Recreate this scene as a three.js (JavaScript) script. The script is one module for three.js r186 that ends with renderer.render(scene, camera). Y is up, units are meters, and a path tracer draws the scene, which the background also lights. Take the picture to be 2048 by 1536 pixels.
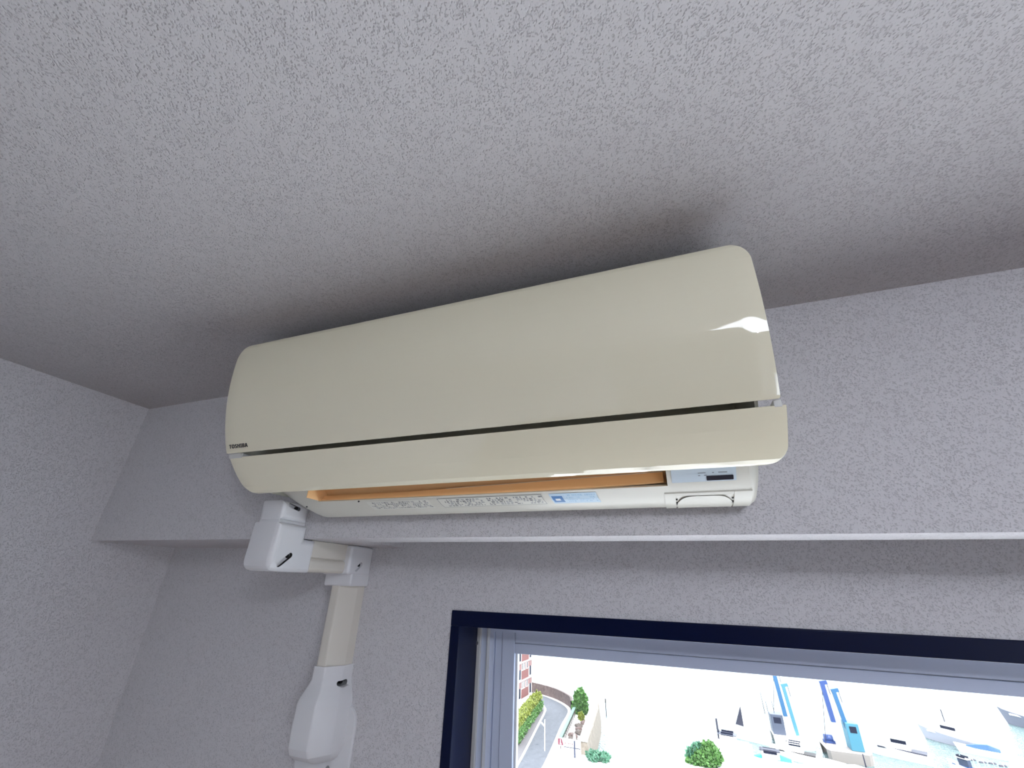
import * as THREE from 'three';
import { mergeGeometries, mergeVertices, toCreasedNormals } from 'three/addons/utils/BufferGeometryUtils.js';
import { RoundedBoxGeometry } from 'three/addons/geometries/RoundedBoxGeometry.js';
import { TextGeometry } from 'three/addons/geometries/TextGeometry.js';
import { FontLoader } from 'three/addons/loaders/FontLoader.js';
import { RectAreaLightUniformsLib } from 'three/addons/lights/RectAreaLightUniformsLib.js';
import { Brush, Evaluator, SUBTRACTION } from 'three-bvh-csg';

// ---------------------------------------------------------------- camera, sky, sun, exposure
const scene = new THREE.Scene();
const renderer = new THREE.WebGLRenderer({ antialias: true });
renderer.toneMapping = THREE.LinearToneMapping;
renderer.toneMappingExposure = 0.92;
renderer.shadowMap.enabled = true;
RectAreaLightUniformsLib.init();

const CEIL = 2.4;                                   // ceiling height; the floor is y = 0
const camera = new THREE.PerspectiveCamera(85.557, 2048 / 1536, 0.02, 2000);
camera.position.set(1.27074, CEIL - 0.39717, 0.62785);
camera.up.set(0.12607, 0.89883, 0.41978);
camera.lookAt(1.27074 - 0.31899, CEIL - 0.39717 + 0.43741, 0.62785 - 0.84078);
scene.add(camera);

scene.background = new THREE.Color().setRGB(6.0, 6.6, 7.3);   // bright hazy sky
const sun = new THREE.DirectionalLight(new THREE.Color().setRGB(1, 0.96, 0.9), 9);
sun.position.set(60, 90, -10); sun.target.position.set(0, -20, -85);
sun.castShadow = true; sun.shadow.mapSize.set(4096, 4096);
Object.assign(sun.shadow.camera, { left: -90, right: 90, top: 90, bottom: -90, near: 1, far: 400 });
scene.add(sun, sun.target);

const LAMP_GLOW = 8, LAMP = 0.65;                     // ceiling lamp: what the eye sees of it, and its light in candela

// ---------------------------------------------------------------- helpers
function rng(seed) { let a = seed >>> 0; return () => { a = (a + 0x6d2b79f5) | 0; let t = Math.imul(a ^ (a >>> 15), 1 | a); t = (t + Math.imul(t ^ (t >>> 7), 61 | t)) ^ t; return ((t ^ (t >>> 14)) >>> 0) / 4294967296; }; }
const taken = new Map();
function numbered(n) { const k = taken.get(n) ?? 0; taken.set(n, k + 1); return k ? n + '_' + String(k).padStart(3, '0') : n; }
function part(name, geo, m, parent) { const o = new THREE.Mesh(geo, m); o.name = name; o.castShadow = o.receiveShadow = true; parent.add(o); return o; }
function sub(name, parent) { const g = new THREE.Group(); g.name = name; parent.add(g); return g; }
function tag(o, label, category, group) { o.userData.label = label; o.userData.category = category; if (group) o.userData.group = group; return o; }
function thing(name, label, category, pos = [0, 0, 0], turn = 0, group) { const g = new THREE.Group(); g.name = numbered(name); g.position.set(...pos); g.rotation.y = turn; scene.add(g); return tag(g, label, category, group); }
function single(name, geo, m, label, category, pos = [0, 0, 0], group) { const o = part(numbered(name), geo, m, scene); o.position.set(...pos); return tag(o, label, category, group); }
function struct(name, geo, m, label) { const o = geo ? part(name, geo, m, scene) : sub(name, scene); o.userData.kind = 'structure'; if (label) o.userData.label = label; return o; }
const merge = (...g) => mergeGeometries(g.flat().map((q) => { const r = q.index ? q.toNonIndexed() : q.clone(); for (const k of Object.keys(r.attributes)) if (!['position', 'normal', 'uv'].includes(k)) r.deleteAttribute(k); return r; }));
function metreUV(g) {                                // uv in metres, by the way each face points
  const q = g.index ? g.toNonIndexed() : g; const p = q.attributes.position, n = q.attributes.normal, uv = new Float32Array(p.count * 2);
  for (let i = 0; i < p.count; i++) {
    const ax = Math.abs(n.getX(i)), ay = Math.abs(n.getY(i)), az = Math.abs(n.getZ(i));
    const [u, v] = ay >= ax && ay >= az ? [p.getX(i), p.getZ(i)] : ax >= az ? [p.getZ(i), p.getY(i)] : [p.getX(i), p.getY(i)];
    uv[2 * i] = u; uv[2 * i + 1] = v;
  }
  q.setAttribute('uv', new THREE.BufferAttribute(uv, 2)); return q;
}
function box(x0, x1, y0, y1, z0, z1) { const g = new THREE.BoxGeometry(x1 - x0, y1 - y0, z1 - z0); g.translate((x0 + x1) / 2, (y0 + y1) / 2, (z0 + z1) / 2); return metreUV(g); }
function rbox(x0, x1, y0, y1, z0, z1, r = 0.003, seg = 3) { const g = new RoundedBoxGeometry(x1 - x0, y1 - y0, z1 - z0, seg, r); g.translate((x0 + x1) / 2, (y0 + y1) / 2, (z0 + z1) / 2); return metreUV(g); }
function bar(a, b, r, r2 = r, seg = 10) { const A = new THREE.Vector3(...a), B = new THREE.Vector3(...b), g = new THREE.CylinderGeometry(r2, r, A.distanceTo(B), seg); g.applyQuaternion(new THREE.Quaternion().setFromUnitVectors(new THREE.Vector3(0, 1, 0), B.clone().sub(A).normalize())); const c = A.add(B).multiplyScalar(0.5); g.translate(c.x, c.y, c.z); return g; }
function beamBox(a, b, w, h) { const A = new THREE.Vector3(...a), B = new THREE.Vector3(...b), g = new THREE.BoxGeometry(w, A.distanceTo(B), h); g.applyQuaternion(new THREE.Quaternion().setFromUnitVectors(new THREE.Vector3(0, 1, 0), B.clone().sub(A).normalize())); const c = A.add(B).multiplyScalar(0.5); g.translate(c.x, c.y, c.z); return g; }
function fromTris(pos, crease = 0.5) { const g = new THREE.BufferGeometry(); g.setAttribute('position', new THREE.Float32BufferAttribute(pos, 3)); g.setAttribute('uv', new THREE.Float32BufferAttribute(new Float32Array(pos.length / 3 * 2), 2)); g.computeVertexNormals(); const w = mergeVertices(stripped(g), 1e-6); return metreUV(toCreasedNormals(w, crease)); }
function stripped(g) { const q = g.clone(); q.deleteAttribute('normal'); q.deleteAttribute('uv'); return q; }
// closed loops of equal length joined by walls, capped at both ends
function loft(loops, crease = 0.5) {
  const pos = [], n = loops[0].length, q = (a, b, c) => pos.push(...a, ...b, ...c);
  for (let i = 0; i + 1 < loops.length; i++) for (let j = 0; j < n; j++) { const k = (j + 1) % n, a = loops[i][j], b = loops[i][k], c = loops[i + 1][k], d = loops[i + 1][j]; q(a, b, c); q(a, c, d); }
  for (const [l, flip] of [[loops[0], true], [loops[loops.length - 1], false]]) {
    const u = Math.abs(l[0][0] - l[1][0]) + Math.abs(l[1][0] - l[2][0]) < 1e-9 ? [2, 1] : Math.abs(l[0][1] - l[1][1]) + Math.abs(l[1][1] - l[2][1]) < 1e-9 ? [0, 2] : [0, 1];
    for (const [a, b, c] of THREE.ShapeUtils.triangulateShape(l.map((p) => new THREE.Vector2(p[u[0]], p[u[1]])), [])) flip ? q(l[a], l[b], l[c]) : q(l[a], l[c], l[b]);
  }
  const g = fromTris(pos, crease); return g;
}
const shape2 = (pts) => { const s = new THREE.Shape(); pts.forEach(([x, y], i) => (i ? s.lineTo(x, y) : s.moveTo(x, y))); return s; };
// rounds the corners of a polygon: pts are [x, y, radius]
function rounded(pts, seg = 6) {
  const out = []; const n = pts.length;
  for (let i = 0; i < n; i++) {
    const [x, y, r = 0] = pts[i]; if (!r) { out.push([x, y]); continue; }
    const a = pts[(i + n - 1) % n], b = pts[(i + 1) % n], P = new THREE.Vector2(x, y), A = new THREE.Vector2(a[0], a[1]).sub(P), B = new THREE.Vector2(b[0], b[1]).sub(P);
    const half = Math.acos(THREE.MathUtils.clamp(A.clone().normalize().dot(B.clone().normalize()), -1, 1)) / 2, d = Math.min(r / Math.tan(half), A.length() * 0.49, B.length() * 0.49);
    const s = P.clone().addScaledVector(A.normalize(), d), e = P.clone().addScaledVector(B.normalize(), d);
    for (let k = 0; k <= seg; k++) { const t = k / seg, u = 1 - t; out.push([u * u * s.x + 2 * u * t * P.x + t * t * e.x, u * u * s.y + 2 * u * t * P.y + t * t * e.y]); }
  }
  return out;
}
// a (z, y) outline pushed along x, with bevelled edges
function pushX(pts, x0, x1, bevel = 0.004, bseg = 4) {
  const n = pts.length; let area = 0; pts.forEach(([z, y], i) => { const [z2, y2] = pts[(i + 1) % n]; area += z * y2 - z2 * y; });
  const p = area > 0 ? pts : [...pts].reverse();
  const inset = (d) => p.map(([z, y], i) => {
    const a = p[(i + n - 1) % n], c = p[(i + 1) % n], e1 = new THREE.Vector2(z - a[0], y - a[1]).normalize(), e2 = new THREE.Vector2(c[0] - z, c[1] - y).normalize();
    const n1 = [-e1.y, e1.x], n2 = [-e2.y, e2.x], k = 1 + e1.dot(e2); return [z + d * (n1[0] + n2[0]) / Math.max(k, 0.3), y + d * (n1[1] + n2[1]) / Math.max(k, 0.3)];
  });
  const loops = [], at = (x, d) => loops.push(inset(d).map(([z, y]) => [x, y, z]));
  for (let i = 0; i <= bseg; i++) { const t = i / bseg * Math.PI / 2; at(x0 + bevel * (1 - Math.cos(t)), bevel * (1 - Math.sin(t))); }
  for (let i = bseg; i >= 0; i--) { const t = i / bseg * Math.PI / 2; at(x1 - bevel * (1 - Math.cos(t)), bevel * (1 - Math.sin(t))); }
  return loft(loops, 0.55);
}

// ---------------------------------------------------------------- textures and materials
function field(size, seed, layers) {                 // seamless blurred noise, layers of [radius, weight], each made even in contrast
  const out = new Float32Array(size * size);
  layers.forEach(([r, w], li) => {
    const R = rng(seed + 97 * li); let a = new Float32Array(size * size).map(() => R() - 0.5), b = new Float32Array(size * size);
    for (let pass = 0; pass < 2; pass++) for (const dir of [0, 1]) {
      const k = 2 * r + 1;
      for (let i = 0; i < size; i++) {
        const at = dir ? (j) => ((j + size) % size) * size + i : (j) => i * size + ((j + size) % size);
        let s = 0; for (let j = -r; j <= r; j++) s += a[at(j)];
        for (let j = 0; j < size; j++) { b[at(j)] = s / k; s += a[at(j + r + 1)] - a[at(j - r)]; }
      }
      [a, b] = [b, a];
    }
    let v = 0; for (const x of a) v += x * x; v = Math.sqrt(v / a.length);
    for (let i = 0; i < out.length; i++) out[i] += w * a[i] / v;
  });
  return out;
}
function texture(f, size, map, srgb, repeat) {
  const d = new Uint8Array(size * size * 4);
  for (let i = 0; i < f.length; i++) { const c = map(f[i], i); d[4 * i] = c[0]; d[4 * i + 1] = c[1]; d[4 * i + 2] = c[2]; d[4 * i + 3] = 255; }
  const t = new THREE.DataTexture(d, size, size); t.wrapS = t.wrapT = THREE.RepeatWrapping; t.magFilter = THREE.LinearFilter; t.minFilter = THREE.LinearMipmapLinearFilter; t.generateMipmaps = true;
  if (srgb) t.colorSpace = THREE.SRGBColorSpace; t.repeat.set(repeat, repeat); t.needsUpdate = true; return t;
}
const clamp8 = (v) => Math.max(0, Math.min(255, Math.round(v)));
const grey = (v) => { const c = clamp8(v); return [c, c, c]; };
const mat = (o) => new THREE.MeshPhysicalMaterial({ roughness: 0.6, ...o });
const lin = (r, g, b) => new THREE.Color().setRGB(r, g, b);

const paperF = field(1024, 11, [[1, 0.45], [2, 0.85], [6, 0.25]]);                 // embossed vinyl wallpaper, 0.45 m tile
const pits = (v) => 1 / (1 + Math.exp(-3.4 * (v + 0.95)));     // 0 in a pit, 1 on the raised ground
const paperBump = texture(paperF, 1024, (v) => grey(255 * pits(v)), false, 1 / 0.25);
const paperCol = texture(paperF, 1024, (v) => { const s = 190 + 20 * pits(v); return [clamp8(s), clamp8(s * 0.99), clamp8(s * 1.005)]; }, true, 1 / 0.25);  // colour darkens inside the pits too, painting in their shade
const wallM = mat({ map: paperCol, bumpMap: paperBump, bumpScale: 0.0005, roughness: 0.75, specularIntensity: 0.4 });
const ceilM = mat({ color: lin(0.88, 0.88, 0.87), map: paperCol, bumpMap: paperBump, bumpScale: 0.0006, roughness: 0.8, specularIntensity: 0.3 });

const woodF = field(512, 31, [[1, 0.5], [6, 0.8]]);
const woodCol = texture(woodF, 512, (v, i) => { const g = 6 * v + 5 * Math.sin(((i % 512) / 512) * Math.PI * 2 * 9 + v); return [clamp8(104 + g), clamp8(74 + g * 0.8), clamp8(52 + g * 0.6)]; }, true, 1);
const floorM = mat({ map: woodCol, roughness: 0.4 });
const creamM = mat({ color: lin(0.85, 0.80, 0.615), roughness: 0.03, ior: 1.75 });          // glossy front
const bodyM = mat({ color: lin(0.64, 0.625, 0.55), roughness: 0.38 });                      // satin casing
const tabM = mat({ color: lin(0.62, 0.62, 0.60), roughness: 0.4 });
const peachM = mat({ color: lin(0.94, 0.60, 0.30), roughness: 0.5 });
const peachLitM = mat({ color: lin(0.86, 0.80, 0.70), roughness: 0.4 });
const darkM = mat({ color: lin(0.012, 0.012, 0.014), roughness: 0.6 });
const printM = mat({ color: lin(0.015, 0.015, 0.02), roughness: 0.5 });
const paleBlueM = mat({ color: lin(0.62, 0.72, 0.80), roughness: 0.3 });
const ductM = mat({ color: lin(0.74, 0.74, 0.76), roughness: 0.32 });                      // elbows and caps
const ductOldM = mat({ color: lin(0.70, 0.66, 0.59), roughness: 0.35 });                   // straight covers, yellowed
const screwM = mat({ color: lin(0.35, 0.35, 0.37), roughness: 0.35, metalness: 0.9 });
const navyM = mat({ color: lin(0.001, 0.004, 0.028), roughness: 0.3, specularIntensity: 0.3 });
const aluM = mat({ color: lin(0.60, 0.66, 0.82), roughness: 0.4, metalness: 0.1 });
const aluPaleM = mat({ color: lin(0.62, 0.62, 0.62), roughness: 0.45, metalness: 0.2 });
const rubberM = mat({ color: lin(0.02, 0.02, 0.025), roughness: 0.7 });
const glassM = mat({ color: 0xffffff, roughness: 0, transmission: 1, thickness: 0, ior: 1.5 });

// ---------------------------------------------------------------- the room
const W = 3.7, BACK = 4.25, WZ = -0.191, OUT = -0.36;             // width, far wall, window wall's inner and outer face
const HEAD = CEIL - 0.4422, SILL = 0.12, WX0 = 0.8523, WX1 = 2.9, BEAM = CEIL - 0.33;
struct('floor', box(-0.15, W + 0.15, -0.12, 0, OUT, BACK + 0.15), floorM, 'brown wooden floor');
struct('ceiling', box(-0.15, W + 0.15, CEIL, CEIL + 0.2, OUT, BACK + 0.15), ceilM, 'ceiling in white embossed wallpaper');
const wl = struct('wall_left', box(-0.15, 0, 0, CEIL, OUT, BACK + 0.15), wallM, 'left wall in white embossed wallpaper');
const RZ0 = 2.3, RZ1 = 3.7, RY1 = 2.0, RY0 = 0.1;                   // unseen window added in the right wall to brighten the room
struct('wall_right', merge(box(W, W + 0.15, 0, CEIL, OUT, RZ0), box(W, W + 0.15, 0, CEIL, RZ1, BACK + 0.15), box(W, W + 0.15, RY1, CEIL, RZ0, RZ1), box(W, W + 0.15, 0, RY0, RZ0, RZ1)), wallM, 'right wall in white embossed wallpaper');
const bw = struct('wall_back', null, null, 'back wall with a wide open doorway');
const DX0 = 0.87, DX1 = 3.0, DH = CEIL - 0.215;
part('wall_panel', box(0, DX0, 0, CEIL, BACK, BACK + 0.15), wallM, bw); part('wall_panel', box(DX1, W, 0, CEIL, BACK, BACK + 0.15), wallM, bw); part('wall_panel', box(DX0, DX1, DH, CEIL, BACK, BACK + 0.15), wallM, bw);
// the unlit next room behind the wide doorway
const hall = struct('wall_next_room', null, null, 'unlit next room behind the doorway');
const HZ = BACK + 0.15, HE = BACK + 3.2;
part('hall_wall', merge(box(0, W, 0, CEIL, HE, HE + 0.1), box(-0.1, 0, 0, CEIL, HZ, HE + 0.1), box(W, W + 0.1, 0, CEIL, HZ, HE + 0.1)), wallM, hall);
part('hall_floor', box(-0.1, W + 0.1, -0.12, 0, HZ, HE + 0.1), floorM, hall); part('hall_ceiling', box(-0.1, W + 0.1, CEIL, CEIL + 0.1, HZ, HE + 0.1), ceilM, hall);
const winWall = struct('wall_window', null, null, 'window wall below the beam');
part('wall_panel', merge(box(0, 0.72, 0, BEAM, OUT, WZ), box(0.72, WX0, 0, BEAM + 0.1, OUT, WZ), box(WX1, W, 0, BEAM + 0.1, OUT, WZ), box(WX0, WX1, HEAD, BEAM + 0.1, OUT, WZ), box(WX0, WX1, 0, SILL, OUT, WZ)), wallM, winWall);
// beam with a slot for curtains cut into its underside right of x = 0.72
const SX = 0.72, LIP = -0.0735, SLOT = BEAM + 0.1;
const beam = struct('wall_beam', null, null, 'boxed beam with a curtain slot along its underside');
part('beam_face', metreUV(merge(box(0, SX, BEAM, CEIL, OUT, 0), box(SX, W, SLOT, CEIL, OUT, 0), box(SX, W, BEAM, SLOT, LIP, 0))), wallM, beam);

// ---------------------------------------------------------------- window
const win = struct('window_1', null, null, 'sliding window with grey aluminium frame and dark casing');
const KZ = WZ - 0.08;                                               // front of the aluminium frame
part('casing_head', rbox(WX0, WX1, HEAD - 0.0262, HEAD, KZ - 0.005, WZ + 0.004, 0.0015), navyM, win);
part('casing_jamb', rbox(WX0, WX0 + 0.0187, SILL, HEAD - 0.0263, KZ - 0.005, WZ + 0.004, 0.0015), navyM, win);
part('casing_jamb', rbox(WX1 - 0.0187, WX1, SILL, HEAD - 0.0263, KZ - 0.005, WZ + 0.004, 0.0015), navyM, win);
part('casing_sill', rbox(WX0, WX1, SILL, SILL + 0.02, KZ - 0.005, WZ + 0.01, 0.0015), navyM, win);
const FX = WX0 + 0.0187, FT = HEAD - 0.0262;
const fr = sub('frame', win);
part('frame_edge', rbox(FX, FX + 0.008, SILL, FT, KZ - 0.09, KZ, 0.001), aluPaleM, fr);
part('frame_jamb', box(FX + 0.008, FX + 0.021, SILL, FT - 0.006, KZ - 0.09, KZ - 0.006), aluM, fr);
part('frame_bead', box(FX + 0.0205, FX + 0.0222, SILL, FT - 0.006, KZ - 0.09, KZ - 0.003), aluPaleM, fr);
part('frame_jamb', box(FX + 0.022, FX + 0.031, SILL, FT - 0.006, KZ - 0.09, KZ - 0.016), aluM, fr);
part('frame_head', merge(box(FX + 0.008, WX1 - 0.02, FT - 0.006, FT, KZ - 0.09, KZ), box(FX + 0.03, WX1 - 0.02, FT - 0.013, FT - 0.006, KZ - 0.09, KZ - 0.012)), aluM, fr);
part('frame_sill', box(FX, WX1 - 0.0187, SILL + 0.02, SILL + 0.045, KZ - 0.09, KZ), aluM, fr);
part('screw', bar([FX + 0.001, FT - 0.034, KZ - 0.002], [FX + 0.001, FT - 0.034, KZ + 0.0035], 0.0035), screwM, fr);
const SZ = KZ - 0.018;                                              // face of the near sash
function sash(x0, x1, z) {
  const s = sub('sash', win), top = FT - 0.0095, b = SILL + 0.045, rail = 0.021, rail2 = 0.0185, st = 0.0425;
  part('stile', merge(rbox(x0, x0 + 0.016, b, top, z - 0.028, z - 0.003, 0.001), rbox(x0 + 0.0163, x0 + st, b, top, z - 0.028, z, 0.001)), aluM, s);
  part('stile', rbox(x1 - st, x1, b, top, z - 0.028, z, 0.001), aluM, s);
  part('rail', rbox(x0 + st + 0.0008, x1 - st, top - rail, top, z - 0.028, z - 0.001, 0.0008), aluM, s);
  part('rail', rbox(x0 + st + 0.0002, x1 - st, top - rail - rail2, top - rail - 0.0011, z - 0.028, z - 0.001, 0.0008), aluM, s);
  part('rail', rbox(x0 + st, x1 - st, b, b + 0.06, z - 0.028, z - 0.001, 0.001), aluM, s);
  part('gasket', merge(box(x0 + st - 0.001, x0 + st + 0.004, b + 0.06, top - rail - rail2, z - 0.02, z - 0.009), box(x1 - st - 0.004, x1 - st + 0.001, b + 0.06, top - rail - rail2, z - 0.02, z - 0.009)), aluPaleM, s);
  part('pane', box(x0 + st - 0.003, x1 - st + 0.003, b + 0.055, top - rail - rail2 + 0.005, z - 0.0165, z - 0.0125), glassM, s);
}
const MID = (FX + WX1) / 2 + 0.02;
sash(FX + 0.032, MID + 0.03, SZ);
sash(MID - 0.03, WX1 - 0.03, SZ - 0.035);

{ const w2 = struct('window_2', null, null, 'added unseen window in the right wall that brightens the room'), z = (RZ0 + RZ1) / 2, x0 = W + 0.06, x1 = W + 0.11;
  part('frame', merge(box(x0, x1, RY0, RY0 + 0.05, RZ0, RZ1), box(x0, x1, RY1 - 0.05, RY1, RZ0, RZ1), box(x0, x1, RY0, RY1, RZ0, RZ0 + 0.05), box(x0, x1, RY0, RY1, RZ1 - 0.05, RZ1), box(x0, x1, RY0, RY1, z - 0.03, z + 0.03)), aluM, w2);
  for (const [a, b] of [[RZ0, z], [z, RZ1]]) part('pane', box(x0 + 0.02, x0 + 0.024, RY0 + 0.04, RY1 - 0.04, a + 0.02, b - 0.02), glassM, w2); }

// ---------------------------------------------------------------- air conditioner
const ac = thing('air_conditioner', 'cream wall-mounted air conditioner hanging on the beam under the ceiling', 'air conditioner', [0.9966, BEAM + 0.02, 0]);
const AX = 0.9966, AY = -0.31;                                      // its base in the numbers below: x, and height under the ceiling
const toAC = (g) => g.translate(-AX, -AY, 0);
// a curved sheet: profile (z, y) from its upper to its lower end, with rounded outline corners
function sheet(prof, xl, xr, rTop, rBot, t, cols = 36, b = 0.0012) {
  const n = prof.length - 1, s = [0]; for (let i = 1; i <= n; i++) s.push(s[i - 1] + Math.hypot(prof[i][0] - prof[i - 1][0], prof[i][1] - prof[i - 1][1]));
  const L = s[n], ins = (v) => { let a = 0; for (const [r, d] of [[rTop, v], [rBot, L - v]]) if (d < r) a = Math.max(a, r - Math.sqrt(Math.max(0, r * r - (r - d) * (r - d)))); return a; };
  const tan = (i) => { const a = prof[Math.max(0, i - 1)], c = prof[Math.min(n, i + 1)], l = Math.hypot(c[0] - a[0], c[1] - a[1]); return [(c[0] - a[0]) / l, (c[1] - a[1]) / l]; };
  const P = (i, j, grow, depth) => {
    const [tz, ty] = tan(i), nz = -ty, ny = tz, e = i === 0 ? -grow : i === n ? grow : 0, a = ins(s[i]);
    const x0 = xl + a - grow, x1 = xr - a + grow; const f = j <= 1 ? j * 0.0016 : j >= cols - 1 ? 1 - (cols - j) * 0.0016 : (j - 1) / (cols - 2); return [x0 + (x1 - x0) * f, prof[i][1] - ny * depth + ty * e, prof[i][0] - nz * depth + tz * e];
  };
  const pos = [], q = (A, B, C, D) => pos.push(...A, ...B, ...C, ...A, ...C, ...D);
  const rim = [[-b, 0], [-b * 0.3, b * 0.3], [0, b], [0, t]];
  for (let i = 0; i < n; i++) for (let j = 0; j < cols; j++) {
    q(P(i, j, -b, 0), P(i + 1, j, -b, 0), P(i + 1, j + 1, -b, 0), P(i, j + 1, -b, 0));
    q(P(i, j, 0, t), P(i, j + 1, 0, t), P(i + 1, j + 1, 0, t), P(i + 1, j, 0, t));
  }
  for (let k = 0; k < 3; k++) {
    const [g0, d0] = rim[k], [g1, d1] = rim[k + 1];
    for (let i = 0; i < n; i++) { q(P(i, 0, g1, d1), P(i + 1, 0, g1, d1), P(i + 1, 0, g0, d0), P(i, 0, g0, d0)); q(P(i, cols, g0, d0), P(i + 1, cols, g0, d0), P(i + 1, cols, g1, d1), P(i, cols, g1, d1)); }
    for (let j = 0; j < cols; j++) { q(P(0, j, g1, d1), P(0, j, g0, d0), P(0, j + 1, g0, d0), P(0, j + 1, g1, d1)); q(P(n, j, g0, d0), P(n, j, g1, d1), P(n, j + 1, g1, d1), P(n, j + 1, g0, d0)); }
  }
  return fromTris(pos, 0.45);
}
const zUp = (y) => { const t = Math.max(0, -0.055 - y); return 0.2048 - 1.08 * t * t - 1.9 * t * t * t; };
const zLow = (y) => { const t = -0.2225 - y; return 0.165 - 0.78 * t - 3.5 * t * t - 60 * t * t * t; };
const upper = [[0.2010, -0.0312], [0.2026, -0.0326], [0.2038, -0.0352], [0.2045, -0.038], [0.2048, -0.041]];
for (let i = 1; i <= 70; i++) { const y = -0.041 - (0.2165 - 0.041) * i / 70; upper.push([zUp(y), y]); }
const lower = [[0.1615, -0.2212], [0.1640, -0.2216]];
for (let i = 0; i <= 36; i++) { const y = -0.2225 - 0.0462 * i / 36; lower.push([zLow(y), y]); }
lower.push([0.1095, -0.2698]);
function even(p, n) { const s = [0]; for (let i = 1; i < p.length; i++) s.push(s[i - 1] + Math.hypot(p[i][0] - p[i - 1][0], p[i][1] - p[i - 1][1])); const L = s[s.length - 1], out = []; for (let k = 0, i = 1; k <= n; k++) { const d = L * k / n; while (i < p.length - 1 && s[i] < d) i++; const t = (d - s[i - 1]) / (s[i] - s[i - 1]); out.push([p[i - 1][0] + t * (p[i][0] - p[i - 1][0]), p[i - 1][1] + t * (p[i][1] - p[i - 1][1])]); } return out; }
part('front_panel', toAC(sheet(even(upper, 130), 0.6006, 1.3926, 0.030, 0.002, 0.0045)), creamM, ac);
part('lower_panel', toAC(sheet(even(lower, 60), 0.6060, 1.3970, 0.002, 0.028, 0.004)), creamM, ac);
part('intake_grille', toAC(merge(box(0.616, 1.372, -0.041, -0.0385, 0.01, 0.158), ...Array.from({ length: 12 }, (_, i) => box(0.616, 1.372, -0.0385, -0.0335, 0.016 + 0.0118 * i, 0.0175 + 0.0118 * i)))), darkM, ac).userData.label = 'dark air intake grille on top';
const font = await new FontLoader().loadAsync('fonts/droid/droid_sans_bold.typeface.json');
{ // maker's lettering near the lower left corner of the front panel
  const g = new TextGeometry('TOSHIBA', { font, size: 0.0066, depth: 0.0004, curveSegments: 4 }); g.computeBoundingBox();
  const b = g.boundingBox, k = 0.0405 / (b.max.x - b.min.x); g.translate(-b.min.x, -b.min.y, 0); g.scale(k, k * 0.92, 1);
  const y0 = -0.2092, sl = (zUp(y0 + 0.003) - zUp(y0 - 0.003)) / 0.006; g.rotateX(Math.atan(sl)); g.translate(0.6095, y0, zUp(y0) + 0.0002);
  part('lettering', toAC(g), printM, ac).userData.label = 'black maker lettering on the front panel';
}
part('end_tab', toAC(rbox(0.6045, 0.634, -0.2235, -0.2155, 0.140, 0.1655, 0.001)), tabM, ac);
part('end_tab', toAC(rbox(1.3855, 1.3935, -0.2235, -0.2155, 0.140, 0.1650, 0.001)), tabM, ac);
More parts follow.
